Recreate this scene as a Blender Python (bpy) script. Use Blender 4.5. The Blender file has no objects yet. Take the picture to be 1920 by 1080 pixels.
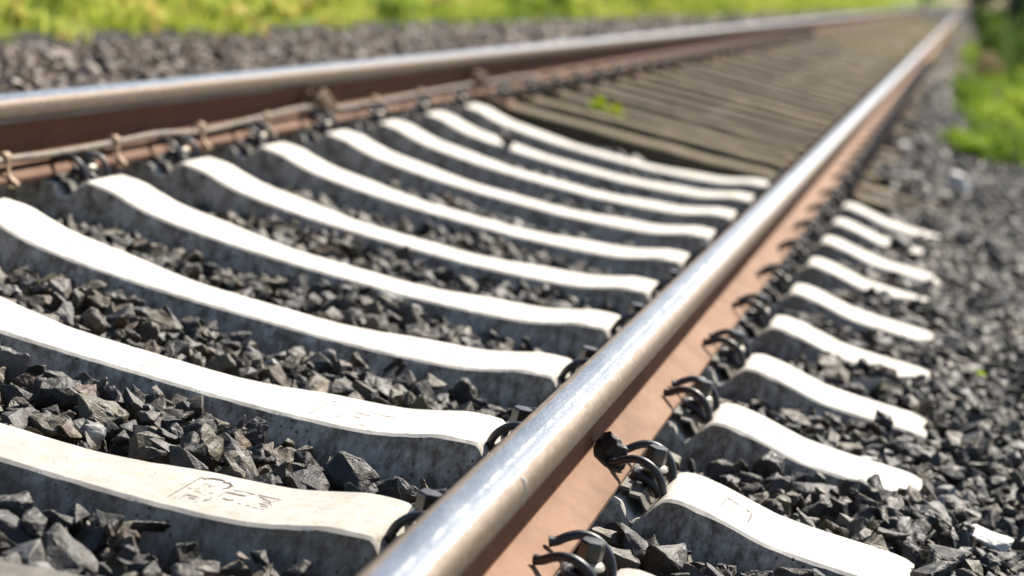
import bpy, bmesh, math, random
import numpy as np
from mathutils import Vector, Matrix
R = math.radians
rng = np.random.default_rng(11); random.seed(5)
scene = bpy.context.scene
COL = scene.collection

# ------------------------------------------------------------------ camera
yaw, pit, roll = -0.1725, -0.1806, 0.2431
fw = Vector((math.sin(yaw)*math.cos(pit), math.cos(yaw)*math.cos(pit), math.sin(pit)))
r0 = fw.cross(Vector((0, 0, 1))).normalized(); u0 = r0.cross(fw)
rr = math.cos(roll)*r0 + math.sin(roll)*u0
uu = -math.sin(roll)*r0 + math.cos(roll)*u0
cam_d = bpy.data.cameras.new('camera'); cam = bpy.data.objects.new('camera', cam_d); COL.objects.link(cam)
cam.matrix_world = Matrix(((rr.x, uu.x, -fw.x, 1.1404), (rr.y, uu.y, -fw.y, -.37), (rr.z, uu.z, -fw.z, .673), (0, 0, 0, 1)))
cam_d.sensor_width = 36; cam_d.lens = 3957.3/1920*36; cam_d.clip_start = .05; cam_d.clip_end = 2000
cam_d.dof.use_dof = True; cam_d.dof.focus_distance = 3.12; cam_d.dof.aperture_fstop = 3.0
scene.camera = cam
# ------------------------------------------------------------------ world, sun, exposure
SUN = Vector((.2, .62, .80)).normalized()
w = bpy.data.worlds.new('World'); scene.world = w; w.use_nodes = True
nt = w.node_tree; nt.nodes.clear()
sky = nt.nodes.new('ShaderNodeTexSky'); sky.sky_type = 'NISHITA'; sky.sun_disc = False
sky.sun_elevation = math.asin(SUN.z); sky.sun_rotation = math.atan2(SUN.x, SUN.y)
bg = nt.nodes.new('ShaderNodeBackground'); bg.inputs[1].default_value = .062
wo = nt.nodes.new('ShaderNodeOutputWorld')
nt.links.new(sky.outputs[0], bg.inputs[0]); nt.links.new(bg.outputs[0], wo.inputs[0])
sd = bpy.data.lights.new('sun', 'SUN'); sd.energy = 4.6; sd.angle = R(.55); sd.color = (1, .93, .82)
so = bpy.data.objects.new('sun', sd); COL.objects.link(so); so.rotation_euler = SUN.to_track_quat('Z', 'Y').to_euler()
scene.view_settings.view_transform = 'Standard'; scene.view_settings.look = 'None'
scene.view_settings.exposure = 1.22; scene.view_settings.gamma = 1
scene.cycles.max_bounces = 6; scene.cycles.use_denoising = True

# ------------------------------------------------------------------ helpers
G = .7535
Y0 = 2.27; SP = .6          # centre of the first whole sleeper, spacing
def tag(o, label=None, cat=None, group=None, kind=None):
    if label: o['label'] = label
    if cat: o['category'] = cat
    if group: o['group'] = group
    if kind: o['kind'] = kind
    return o
def empty(name, loc, rz=0):
    o = bpy.data.objects.new(name, None); COL.objects.link(o); o.location = loc; o.rotation_euler = (0, 0, rz)
    o.empty_display_size = .05
    return o
def link(name, me, parent=None, loc=None):
    o = bpy.data.objects.new(name, me); COL.objects.link(o)
    if parent: o.parent = parent
    if loc is not None: o.location = loc
    return o
def mesh(name, V, F, mat, smooth=True, sharp=35, fmat=None):
    me = bpy.data.meshes.new(name); me.from_pydata([tuple(map(float, v)) for v in V], [], F)
    for m in (mat if isinstance(mat, (list, tuple)) else [mat]): me.materials.append(m)
    me.polygons.foreach_set('use_smooth', [smooth]*len(me.polygons))
    if fmat is not None: me.polygons.foreach_set('material_index', fmat)
    me.update()
    if smooth and sharp: me.set_sharp_from_angle(angle=R(sharp))
    return me
def np_mesh(name, V, T, mat, attr=None, smooth=False, aname='tone'):
    """triangle (or quad) soup straight from numpy arrays"""
    k = T.shape[1]
    me = bpy.data.meshes.new(name)
    me.vertices.add(len(V)); me.vertices.foreach_set('co', V.astype(np.float32).ravel())
    me.loops.add(T.size); me.loops.foreach_set('vertex_index', T.astype(np.int32).ravel())
    me.polygons.add(len(T)); me.polygons.foreach_set('loop_start', np.arange(0, T.size, k, dtype=np.int32))
    me.polygons.foreach_set('loop_total', np.full(len(T), k, dtype=np.int32))
    me.polygons.foreach_set('use_smooth', np.full(len(T), smooth))
    if attr is not None:
        a = me.attributes.new(aname, 'FLOAT', 'POINT'); a.data.foreach_set('value', attr.astype(np.float32))
    me.materials.append(mat); me.update(); me.validate()
    return me
def copy_tree(o, parent=None):
    c = o.copy(); COL.objects.link(c); c.parent = parent
    for ch in list(o.children): copy_tree(ch, c)
    return c
def tube(path, r, n=8, closed=False, cap=True):
    P = [Vector(p) for p in path]; V = []; F = []; L = len(P)
    t0 = (P[1]-P[0]).normalized()
    a = t0.orthogonal().normalized()
    for i, p in enumerate(P):
        t = (P[min(i+1, L-1)]-P[max(i-1, 0)]).normalized()
        a = (a - t*a.dot(t)).normalized(); b = t.cross(a)
        ri = r[i] if isinstance(r, (list, tuple)) else r
        for k in range(n):
            th = 2*math.pi*k/n; V.append(p + (a*math.cos(th)+b*math.sin(th))*ri)
    for i in range(L-1):
        for k in range(n):
            F.append((i*n+k, i*n+(k+1) % n, (i+1)*n+(k+1) % n, (i+1)*n+k))
    if cap: F.append(tuple(range(n-1, -1, -1))); F.append(tuple((L-1)*n+k for k in range(n)))
    return V, F
def spline(pts, m=6):
    P = np.array(pts, float); Q = np.vstack([2*P[0]-P[1], P, 2*P[-1]-P[-2]]); out = []
    for i in range(1, len(Q)-2):
        for s in range(m):
            t = s/m; a, b, c, d = Q[i-1], Q[i], Q[i+1], Q[i+2]
            out.append(.5*((2*b)+(-a+c)*t+(2*a-5*b+4*c-d)*t*t+(-a+3*b-3*c+d)*t**3))
    out.append(P[-1]); return out
def join(parts):
    V = []; F = []
    for v, f in parts:
        n = len(V); V += list(v); F += [tuple(i+n for i in q) for q in f]
    return V, F
def prism(poly, y0, y1):
    """polygon in (x,z) extruded along y"""
    n = len(poly); V = [(x, y0, z) for x, z in poly]+[(x, y1, z) for x, z in poly]
    F = [(i, (i+1) % n, n+(i+1) % n, n+i) for i in range(n)]
    F += [tuple(range(n-1, -1, -1)), tuple(range(n, 2*n))]
    return V, F
def lathe(prof, n=6, cx=0, cy=0, ph=0):
    V = []; F = []
    for r, z in prof:
        for k in range(n):
            a = ph+2*math.pi*k/n; V.append((cx+r*math.cos(a), cy+r*math.sin(a), z))
    for i in range(len(prof)-1):
        for k in range(n): F.append((i*n+k, i*n+(k+1) % n, (i+1)*n+(k+1) % n, (i+1)*n+k))
    F.append(tuple(range(n-1, -1, -1))); F.append(tuple((len(prof)-1)*n+k for k in range(n)))
    return V, F
def recalc(me):
    bm = bmesh.new(); bm.from_mesh(me); bmesh.ops.recalc_face_normals(bm, faces=bm.faces); bm.to_mesh(me); bm.free(); return me

# ------------------------------------------------------------------ materials
class M:
    def __init__(s, name, rough=.8, spec=.4, metal=0):
        s.m = bpy.data.materials.new(name); s.m.use_nodes = True; s.t = s.m.node_tree; s.N = s.t.nodes
        s.b = s.N['Principled BSDF']; s.b.inputs['Roughness'].default_value = rough
        s.b.inputs['Specular IOR Level'].default_value = spec; s.b.inputs['Metallic'].default_value = metal
        s.co = s.N.new('ShaderNodeTexCoord')
    def l(s, a, b): s.t.links.new(a, b)
    def noise(s, scale, detail=5, rough=.6, vec=None, stretch=None, dist=0):
        n = s.N.new('ShaderNodeTexNoise'); n.inputs['Scale'].default_value = scale; n.inputs['Detail'].default_value = detail
        n.inputs['Roughness'].default_value = rough; n.inputs['Distortion'].default_value = dist
        v = vec or s.co.outputs['Object']
        if stretch:
            mp = s.N.new('ShaderNodeMapping'); mp.inputs['Scale'].default_value = stretch; s.l(v, mp.inputs[0]); v = mp.outputs[0]
        s.l(v, n.inputs['Vector']); return n.outputs['Fac']
    def ramp(s, fac, stops):
        r = s.N.new('ShaderNodeValToRGB'); e = r.color_ramp.elements
        while len(e) < len(stops): e.new(.5)
        for q, (p, c) in zip(e, stops): q.position = p; q.color = (*c, 1) if len(c) == 3 else c
        s.l(fac, r.inputs[0]); return r.outputs[0]
    def mix(s, f, a, b, mode='MIX'):
        n = s.N.new('ShaderNodeMix'); n.data_type = 'RGBA'; n.blend_type = mode
        for i, v in ((0, f), (6, a), (7, b)):
            if hasattr(v, 'links'): s.l(v, n.inputs[i])
            else: n.inputs[i].default_value = v if i == 0 else (*v, 1)
        return n.outputs[2]
    def math(s, op, a, b=0, clamp=False):
        n = s.N.new('ShaderNodeMath'); n.operation = op; n.use_clamp = clamp
        for i, v in ((0, a), (1, b)):
            if hasattr(v, 'links'): s.l(v, n.inputs[i])
            else: n.inputs[i].default_value = v
        return n.outputs[0]
    def base(s, c):
        if hasattr(c, 'links'): s.l(c, s.b.inputs['Base Color'])
        else: s.b.inputs['Base Color'].default_value = (*c, 1)
        return s
    def rough(s, f): s.l(f, s.b.inputs['Roughness'])
    def bump(s, h, strength=.5, dist=.002):
        n = s.N.new('ShaderNodeBump'); n.inputs['Strength'].default_value = strength; n.inputs['Distance'].default_value = dist
        s.l(h, n.inputs['Height']); s.l(n.outputs[0], s.b.inputs['Normal']); return s
    def attr(s, name):
        a = s.N.new('ShaderNodeAttribute'); a.attribute_name = name; return a.outputs['Fac']
    def rand(s):
        a = s.N.new('ShaderNodeObjectInfo'); return a.outputs['Random']
    def sep(s, v=None):
        n = s.N.new('ShaderNodeSeparateXYZ'); s.l(v or s.co.outputs['Object'], n.inputs[0]); return n.outputs

def m_concrete(name='pale_concrete', k=1.28):
    m = M(name, .9, .25)
    big = m.noise(9, 4); fine = m.noise(160, 4, .7); med = m.noise(45, 6, .7)
    c = m.ramp(big, [(.3, tuple(k*q for q in (.41, .385, .34))), (.55, tuple(k*q for q in (.48, .46, .415))), (.75, tuple(k*q for q in (.53, .51, .47)))])
    c = m.mix(m.ramp(med, [(.42, (0, 0, 0)), (.75, (.7, .7, .7))]), c, (.27, .235, .185))
    # the cast sides carry grime and pits with shade painted in, the worn top is cleaner
    geo = m.N.new('ShaderNodeNewGeometry'); nz = m.sep(geo.outputs['True Normal'])[2]
    side = m.math('SUBTRACT', 1, m.math('MULTIPLY', m.math('MAXIMUM', nz, 0), 1.05), True)
    side = m.ramp(side, [(.25, (0, 0, 0)), (.5, (1, 1, 1))])
    g = m.ramp(m.noise(34, 8, .78, stretch=(1.2, 1.2, .7)), [(.40, (1, 1, 1)), (.60, (.12, .12, .12))])
    c = m.mix(m.mix(1, side, g, 'MULTIPLY'), c, (.15, .122, .092))
    pv = m.N.new('ShaderNodeTexVoronoi'); pv.inputs['Scale'].default_value = 75; m.l(m.co.outputs['Object'], pv.inputs['Vector'])
    pit = m.ramp(pv.outputs['Distance'], [(.13, (1, 1, 1)), (.22, (0, 0, 0))])
    pm = m.mix(1, pit, m.ramp(m.noise(16, 3), [(.46, (0, 0, 0)), (.58, (1, 1, 1))]), 'MULTIPLY')
    c = m.mix(m.mix(1, pm, m.mix(side, (.30, .30, .30), (1, 1, 1)), 'MULTIPLY'), c, (.05, .042, .034))
    m.base(c)
    h = m.math('ADD', m.math('MULTIPLY', fine, .5), m.math('MULTIPLY', pm, -1.2)); h = m.math('ADD', h, med)
    m.bump(h, .45, .0012); return m.m
def m_wood():
    m = M('weathered_wood', .85, .25)
    g = m.noise(14, 8, .7, stretch=(.12, 2.2, 2.2)); r = m.rand()
    c = m.ramp(g, [(.3, (.055, .040, .022)), (.5, (.145, .108, .060)), (.72, (.27, .205, .12))])
    c = m.mix(m.math('MULTIPLY', r, .45), c, (.10, .088, .062))
    crack = m.ramp(m.noise(30, 3, .5, stretch=(.05, 2.5, 2.5)), [(.34, (1, 1, 1)), (.42, (0, 0, 0))])
    c = m.mix(crack, c, (.035, .028, .02)); m.base(c); m.bump(g, .7, .006); return m.m
def m_stone(name='basalt_ballast', k=.80, tint=(1, 1, 1)):
    m = M(name, .6, .5)
    t = m.attr('tone'); n = m.noise(55, 6, .65); f = m.noise(230, 4, .6)
    c = m.ramp(t, [(0, (.015, .0145, .014)), (.30, (.027, .026, .0255)), (.55, (.046, .042, .037)), (.70, (.070, .055, .036)), (.80, (.088, .078, .040)), (.88, (.13, .080, .045)), (.94, (.17, .165, .155)), (1, (.38, .37, .35))])
    c.node.color_ramp.interpolation = 'LINEAR'
    c = m.mix(m.ramp(n, [(.42, (0, 0, 0)), (.70, (.55, .55, .55))]), c, (.12, .105, .08))
    c = m.mix(m.ramp(f, [(.3, (.45, .45, .45)), (.5, (0, 0, 0))]), c, (.014, .014, .015))
    m.base(m.mix(1, c, tuple(k*q for q in tint), 'MULTIPLY')); m.bump(m.math('ADD', n, m.math('MULTIPLY', f, .4)), .8, .0035)
    m.rough(m.ramp(n, [(.3, (.42,)*3), (.7, (.75,)*3)])); return m.m
def m_gravel():
    m = M('dark_gravel_bed', .9, .2)
    v = m.N.new('ShaderNodeTexVoronoi'); v.inputs['Scale'].default_value = 24; m.l(m.co.outputs['Object'], v.inputs['Vector'])
    c = m.mix(m.ramp(v.outputs['Distance'], [(.0, (1, 1, 1)), (.6, (0, 0, 0))]), (.014, .014, .014), (.06, .055, .048))
    m.base(c); m.bump(v.outputs['Distance'], -1, .03); return m.m
def m_railtop():
    m = M('worn_steel', .3, .5, 1)
    x = m.math('ABSOLUTE', m.sep()[0]); st = m.noise(1, 4, .6, stretch=(500, 3, 500)); bl = m.noise(14, 5, .6, stretch=(3, .6, 3))
    x2 = m.math('ADD', x, m.math('MULTIPLY', m.math('SUBTRACT', st, .5), .006))
    x2 = m.math('ADD', x2, m.math('MULTIPLY', m.math('SUBTRACT', bl, .5), .010))
    edge = m.ramp(m.math('MULTIPLY', x2, 25), [(.50, (0, 0, 0)), (.60, (1, 1, 1))])
    shine = m.mix(m.ramp(st, [(.35, (0, 0, 0)), (.7, (1, 1, 1))]), (.13, .145, .17), (.24, .255, .28))
    ln = m.ramp(m.math('ABSOLUTE', m.math('ADD', m.math('SUBTRACT', m.sep()[0], .003), m.math('MULTIPLY', m.math('SUBTRACT', m.noise(1, 3, .6, stretch=(1, 6, 1)), .5), .004))), [(.0006, (1, 1, 1)), (.0022, (0, 0, 0))]); ln = m.mix(1, ln, m.ramp(m.noise(60, 4, .7, stretch=(2, .5, 2)), [(.42, (0, 0, 0)), (.6, (1, 1, 1))]), 'MULTIPLY'); fs = m.noise(420, 3, .7, stretch=(1, .45, 1)); shine = m.mix(m.ramp(fs, [(.45, (0, 0, 0)), (.7, (1, 1, 1))]), shine, (.45, .47, .50)); shine = m.mix(ln, shine, (.85, .85, .83))
    sp = m.ramp(m.noise(90, 4, .7, stretch=(1.3, .5, 1.3)), [(.45, (0, 0, 0)), (.72, (1, 1, 1))])
    dull = m.mix(sp, (.14, .098, .066), (.225, .17, .125))
    m.base(m.mix(edge, shine, dull)); m.l(m.math('SUBTRACT', 1, m.math('MULTIPLY', edge, .75)), m.b.inputs['Metallic'])
    rg = m.math('ADD', m.math('MULTIPLY', bl, .22), .27); m.l(m.math('ADD', rg, m.math('MULTIPLY', edge, .25)), m.b.inputs['Roughness'])
    m.bump(m.math('ADD', m.math('MULTIPLY', st, .4), fs), .3, .0005); return m.m
def m_rust(name='rusted_steel', a=(.30, .165, .105), b=(.42, .255, .175), d=(.17, .085, .05), bstr=.35):
    m = M(name, .8, .3)
    n = m.noise(12, 6, .6); f = m.noise(320, 3, .7); s = m.noise(5, 5, .65, stretch=(1, .35, 1))
    c = m.ramp(n, [(.3, a), (.7, b)]); c = m.mix(m.ramp(s, [(.25, (.75,)*3), (.45, (0, 0, 0))]), c, d)
    c = m.mix(m.ramp(f, [(.5, (0, 0, 0)), (.75, (.35,)*3)]), c, tuple(min(1, q*1.5) for q in b)); m.base(c); m.bump(f, bstr, .0007); return m.m
def m_simple(name, c, rough=.6, metal=0, var=.35, scale=60, spec=.4):
    m = M(name, rough, spec, metal); n = m.noise(scale, 5, .65)
    m.base(m.ramp(n, [(.3, tuple(q*(1-var) for q in c)), (.7, tuple(min(1, q*(1+var)) for q in c))])); m.bump(n, .3, .001); return m.m
def m_leaf(name, stops, trans=.35):
    m = M(name, .6, .2); t = m.attr('tone'); c = m.ramp(t, stops); m.base(c)
    tr = m.N.new('ShaderNodeBsdfTranslucent'); m.l(c, tr.inputs[0]); mx = m.N.new('ShaderNodeMixShader'); mx.inputs[0].default_value = trans
    m.l(m.b.outputs[0], mx.inputs[1]); m.l(tr.outputs[0], mx.inputs[2]); m.l(mx.outputs[0], m.N['Material Output'].inputs[0]); return m.m
CONC = m_concrete(); CONC3 = m_concrete('dark_concrete', .24); CONC2 = m_concrete('greyer_concrete', .86); WOOD = m_wood(); STONE = m_stone(); PALE = m_stone('near_white_stone', 1.9); BANK = m_stone('brown_ballast', 1.15, (1, .80, .66)); GRAVEL = m_gravel(); TOP = m_railtop(); RUST = m_rust('rusted_steel', (.175, .092, .052), (.25, .145, .09), (.085, .042, .022), .7); WEBR = m_rust('shade_darkened_rusted_web', (.105, .036, .013), (.16, .060, .025), (.045, .018, .008)); FOOT2 = m_rust('brown_rusted_foot', (.095, .043, .023), (.15, .074, .042), (.045, .022, .013), .6)  # web rust is darkened to paint in the shadow under the head
SPRING = m_simple('black_spring_steel', (.022, .021, .026), .42, .0, .3, 90, .55)
BOLT = m_simple('dark_bolt_steel', (.022, .018, .015), .38, .0, .4, 120, .7)
WASH = m_simple('zinc_washer', (.36, .33, .27), .5, .4, .35, 120)
PLATE = m_simple('grey_guide_plate', (.115, .108, .092), .5, 0, .35, 70)
SEAM = m_simple('bright_ground_steel', (.75, .72, .68), .45, 0, .1)
PAD = m_simple('black_rubber_pad', (.02, .02, .02), .8)
STAMP = m_simple('dark_stamp_marks', (.085, .062, .05), .95)  # dark tone for flat strokes standing in for the moulded relief
CABLE = m_simple('dusty_grey_cable', (.155, .125, .095), .65, 0, .35, 25)
CLAMP = m_simple('tan_rusty_clamp', (.27, .19, .12), .6, .2, .35, 60)
GRASS = m_leaf('meadow_grass', [(0, (.13, .21, .03)), (.3, (.30, .39, .05)), (.7, (.50, .55, .09)), (.93, (.64, .61, .20)), (1, (.62, .40, .14))], .45)
WEED = m_leaf('weed_leaves', [(0, (.05, .11, .015)), (.4, (.26, .37, .035)), (.75, (.42, .50, .06)), (1, (.56, .56, .14))], .45)
LEAF = m_leaf('bush_leaves', [(0, (.012, .030, .008)), (.4, (.045, .10, .014)), (.75, (.11, .19, .022)), (1, (.26, .33, .05))], .3)
DLEAF = m_leaf('dark_tree_leaves', [(0, (.006, .014, .010)), (.6, (.018, .042, .020)), (1, (.06, .10, .03))], .2)
DRY = m_leaf('dry_straw', [(0, (.22, .17, .08)), (1, (.48, .40, .22))], .3)
TRUNK = m_simple('brown_bark', (.09, .065, .045), .9)
def m_ground():
    m = M('grassy_soil', .95, .1); n = m.noise(.9, 6, .6); f = m.noise(14, 5, .7)
    c = m.ramp(n, [(.3, (.10, .15, .02)), (.6, (.20, .27, .035)), (.8, (.26, .22, .09))]); m.base(m.mix(m.math('MULTIPLY', f, .5), c, (.06, .06, .02))); m.bump(f, .8, .04); return m.m
SOIL = m_ground()

# ------------------------------------------------------------------ ground: one sheet to the horizon
def level(x):
    """mean top of the ballast at distance x across the track"""
    return np.interp(x, [-3.4, -2.6, -1.9, -1.4, -1.1, -.95, -.78, -.6, -.4, 0, .4, .6, .78, .95, 1.1, 1.2, 1.35, 1.8, 2.3, 3.0],
                     [-.62, -.42, -.30, -.24, -.24, -.29, -.30, -.272, -.256, -.248, -.238, -.246, -.270, -.232, -.212, -.200, -.198, -.225, -.34, -.62])
def far_lift(y): return -np.clip((y-7.9)/.3, 0, 1)*.05
xs = [-900, -300, -120, -60, -30, -14, -9, -6, -4.4] + list(np.arange(-3.6, 3.61, .2)) + [4.4, 6, 9, 14, 30, 60, 120, 300, 900]
ys = [-200, -60, -20, -8, -3] + list(np.arange(-1, 24, 1.)) + [26, 30, 36, 44, 60, 90, 140, 220, 400, 900, 1500]
def ground_z(x, y):
    z = level(np.clip(x, -3.4, 3.0))-.075 + (far_lift(y) if abs(x) < 1.2 else 0)
    if x < -2.2:
        z = np.interp(x, [-900, -60, -14, -6, -3.4, -2.6, -2.2], [-.3, -.3, -.25, -.30, -.40, -.38, -.41])
    if x > 3: z = np.interp(x, [3, 6, 14, 60, 900], [-.62, -.55, -.3, -.2, -.2])
    return z
V = [(x, y, ground_z(x, y)) for y in ys for x in xs]; nx = len(xs); F = []; fm = []
for j in range(len(ys)-1):
    for i in range(nx-1):
        F.append((j*nx+i, j*nx+i+1, (j+1)*nx+i+1, (j+1)*nx+i)); cx = .5*(xs[i]+xs[i+1])
        fm.append(0 if (-2.5 < cx < 2.3) else 1)
g = link('ground', mesh('ground', V, F, [GRAVEL, SOIL], True, None, fm)); tag(g, kind='structure')

# ------------------------------------------------------------------ rails
half_head = [(0, 0), (.010, -.0003), (.019, -.0012), (.026, -.0030), (.031, -.0060), (.0345, -.0105), (.0358, -.016), (.0362, -.037), (.0352, -.0395), (.016, -.0480), (.0105, -.053), (.0088, -.060)]
half_web = [(.0088, -.060), (.00825, -.080), (.00825, -.105), (.0095, -.122), (.0135, -.1335)]
half_foot = [(.0135, -.1335), (.020, -.1395), (.034, -.1445), (.055, -.1525), (.072, -.1590), (.075, -.1615), (.075, -.1705), (.0735, -.172), (0, -.172)]
def rail_part(name, half, parent, mat, closed_low=False):
    full = [(-x, z) for x, z in reversed(half)] if not closed_low else None
    ysr = [-1.5+.5*i for i in range(60)] + list(range(29, 60, 3)) + list(range(60, 301, 20))
    def strip(poly, wrap):
        n = len(poly); V = [(x, y, z) for y in ysr for x, z in poly]; F = []
        for j in range(len(ysr)-1):
            for i in range(n if wrap else n-1):
                k = (i+1) % n; F.append((j*n+i, (j+1)*n+i, (j+1)*n+k, j*n+k))
        F.append(tuple(range(n))) if wrap else None
        return V, F
    if name == 'web':
        poly = [(x, z) for x, z in half] + [(-x, z) for x, z in reversed(half)]
    elif name == 'head':
        poly = [(-x, z) for x, z in reversed(half)] + half[1:]
    else:
        poly = half + [(-x, z) for x, z in reversed(half[:-1])]
    V, F = strip(poly, True)
    return link(name, recalc(mesh(name, V, F, mat, True, 28)), parent)
for sx, lab in ((1, 'near steel rail with a polished top crossing the foreground diagonally'), (-1, 'far steel rail with a shaded brown web running along the upper left')):
    rl = empty('rail', (sx*G, 0, 0)); tag(rl, lab, 'rail', 'the two running rails')
    rail_part('head', half_head, rl, TOP); rail_part('web', half_web, rl, WEBR); rail_part('foot', half_foot, rl, RUST if sx > 0 else FOOT2)
    if sx > 0:   # ground-down weld seam with a small bright bead
        V, F = tube([(.0272+.0, 2.079, -.0030), (.0315, 2.080, -.0056), (.0349, 2.080, -.0105), (.0363, 2.081, -.016), (.0366, 2.082, -.036)], [.0022, .0026, .0013, .0009, .0007], 8)
        wd = link('weld_seam', mesh('weld_seam', V, F, SEAM), rl); tag(wd, 'thin pale seam with a bright bead on the side of the rail head')

# ------------------------------------------------------------------ concrete sleepers
prof_x = [0, .10, .17, .25, .31, .38, .45, .50, .54, .575, .597, .604, .617, .634, .645, .655, .668, .678, .829, .839, .852, .862, .873, .889, .901, .910, .925, .94, .97, 1.03, 1.07, 1.13, 1.22, 1.285, 1.298]
prof_z = [-.214, -.214, -.213, -.207, -.201, -.1965, -.188, -.1745, -.163, -.1605, -.1605, -.165, -.181, -.203, -.207, -.2, -.184, -.182, -.182, -.184, -.2, -.207, -.203, -.178, -.163, -.1595, -.1575, -.158, -.162, -.176, -.185, -.189, -.191, -.192, -.198]
prof_w = [.072, .072, .075, .088, .098, .1, .1, .1, .1, .099, .097, .097, .099, .1, .1, .1, .1, .1, .1, .1, .1, .1, .1, .099, .097, .097, .099, .1, .1, .1, .1, .1, .1, .098, .09]
def ztop(x): return float(np.interp(abs(x), prof_x, prof_z))
def sleeper_body():
    rr_ = np.random.default_rng(3)
    px = np.array(prof_x); d = [px[0]]
    for a, b in zip(px[:-1], px[1:]):
        k = max(1, int(math.ceil((b-a)/.02)));
        for s in range(1, k+1): d.append(a+(b-a)*s/k)
    # smooth the sculpted line a little away from the rail seat
    d = np.array(d); z = np.interp(d, prof_x, prof_z); wd = np.interp(d, prof_x, prof_w)
    zs = z.copy()
    for _ in range(3):
        zs[1:-1] = .25*zs[:-2]+.5*zs[1:-1]+.25*zs[2:]
    keep = (d > .58) & (d < .93); z = np.where(keep, z, zs)
    X = np.concatenate([-d[::-1], d[1:]]); Z = np.concatenate([z[::-1], z[1:]]); W = np.concatenate([wd[::-1], wd[1:]])
    V = []; zb = -.39
    for x, zt, wt in zip(X, Z, W):
        ch = .0042+.0008*rr_.random(); j = rr_.normal(0, .0003, 8)
        if rr_.random() < .05: ch += .0025
        wm = wt+(zt+.39)*.0  # shoulder of the batter
        base = wt+.044
        ring = [(-base, zb), (-wt-.022, -.30), (-wt-ch*.6+j[0], zt-ch+j[1]), (-wt+ch*.7+j[2], zt+j[3]*.6), (-wt*.33, zt+.0006), (wt*.33, zt+.0006), (wt-ch*.7+j[4], zt+j[5]*.6), (wt+ch*.6+j[6], zt-ch+j[7]), (wt+.022, -.30), (base, zb)]
        V += [(x, a, b) for a, b in ring]
    n = 10; F = []
    for i in range(len(X)-1):
        for k in range(n): F.append((i*n+k, (i+1)*n+k, (i+1)*n+(k+1) % n, i*n+(k+1) % n))
    F.append(tuple(range(n))); F.append(tuple((len(X)-1)*n+k for k in range(n-1, -1, -1)))
    return recalc(mesh('body', V, F, CONC, True, 32))
BODY = sleeper_body(); BODY2 = BODY.copy(); BODY2.materials.clear(); BODY2.materials.append(CONC2); BODY3 = BODY.copy(); BODY3.materials.clear(); BODY3.materials.append(CONC3)  # copies in darker concrete: first whole sleeper, then the cut-off one
BIG= [(1, [(.3125, .0559),(.3108, -.0646)]),(3, [(.3125, .0559),(.3227, .0513)]),(4, [(.3198, .0563),(.329, .0629),(.3369, .0648),(.3446, .0642)]),(4, [(.3441, .0568),(.3532, .0579)]),(4, [(.3507, .0619),(.3596, .0492),(.3593, .0355),(.3544, .0258)]),(2, [(.3602, .0476),(.3657, .0469)]),(1.5, [(.3255, .0297),(.3436, .0294)]),(2.5, [(.3277, .021),(.3309, .0209)]),(3, [(.3357, .0208),(.3393, .0225)]),(2.5, [(.3157, -.0054),(.3225, -.0068)]),(1.5, [(.3269, -.0128),(.3389, -.0128)]),(2, [(.3276, .0032),(.3304, .0041)]),(1.5, [(.3352, .0026),(.3397, .0032)]),(2.5, [(.3465, -.0068),(.3523, -.004)]),(2.5, [(.3246, -.0378),(.3425, -.036)]),(2.5, [(.3241, -.0473),(.3279, -.0452)]),(2.5, [(.3328, -.0485),(.3428, -.0462)]),(1.5, [(.3164, -.0606),(.3218, -.0612)]),(1.5, [(.3247, -.0593),(.3277, -.0578)]),(2, [(.3444, -.06),(.3505, -.0585)]),(2, [(.3554, -.0251),(.3601, -.0264)]),(3, [(.3544, -.0472),(.3559, -.0373),(.3601, -.0349)]),(6, [(.3642, .0146),(.3925, .0153)]),(6, [(.3701, -.0157),(.378, -.0191),(.3853, -.0137)]),(1, [(.3633, .0157),(.363, -.0148)]),(3, [(.368, .0317),(.387, .0341)]),(4, [(.387, .0341),(.3999, .0297)]),(3, [(.4031, .0323),(.4219, .0283),(.442, .0267)]),(2.5, [(.4077, .025),(.4132, .0207),(.4317, .0052)]),(3, [(.4311, .0132),(.4337, .0131)]),(2.5, [(.4332, .0191),(.4394, .0188)]),(3, [(.4182, -.0073),(.4335, -.0122)]),(2, [(.4195, .0022),(.4291, .0011),(.4362, -.0081)]),(2.5, [(.4229, -.0183),(.4355, -.0211)]),(3.5, [(.3936, -.0242),(.3993, -.026)]),(3, [(.407, -.0264),(.4121, -.0279)]),(1.5, [(.4147, -.0309),(.4288, -.0325)]),(2.5, [(.429, -.0302),(.4335, -.033)]),(2.5, [(.4364, -.0328),(.4409, -.0327)]),(4, [(.4433, .0163),(.4454, -.0053),(.4444, -.0205)]),(1, [(.4415, -.033),(.4409, .0081)])]
BIGB= [(4, [(.3231, .0427),(.3285, .0447)]),(1.5, [(.3285, .0447),(.347, .0474)]),(2, [(.3476, .0452),(.3583, .0496)]),(3, [(.3628, .0186),(.3687, .017)]),(1.5, [(.3687, .017),(.3927, .0217),(.4159, .0139)]),(4, [(.3732, .0017),(.4004, -.0012)]),(4, [(.3783, -.0274),(.3944, -.0288)]),(3, [(.4162, .0129),(.4319, .0151),(.4498, .0134)]),(3, [(.4461, .0013),(.4496, .0015)]),(2.5, [(.4166, -.0421),(.4202, -.0406)]),(3, [(.4446, -.0477),(.4478, -.0472)]),(1, [(.3216, .0396),(.3189, -.0724)]),(2, [(.3238, -.0693),(.328, -.068)]),(2, [(.3252, -.0141),(.3278, -.0149)]),(1.5, [(.3596, -.0566),(.3621, -.0418),(.359, -.0162)]),(1.5, [(.4241, -.0153),(.4388, -.0225)]),(1.5, [(.4007, -.0704),(.4131, -.0737)]),(1.5, [(.4229, -.0959),(.4305, -.0948)])]
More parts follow.
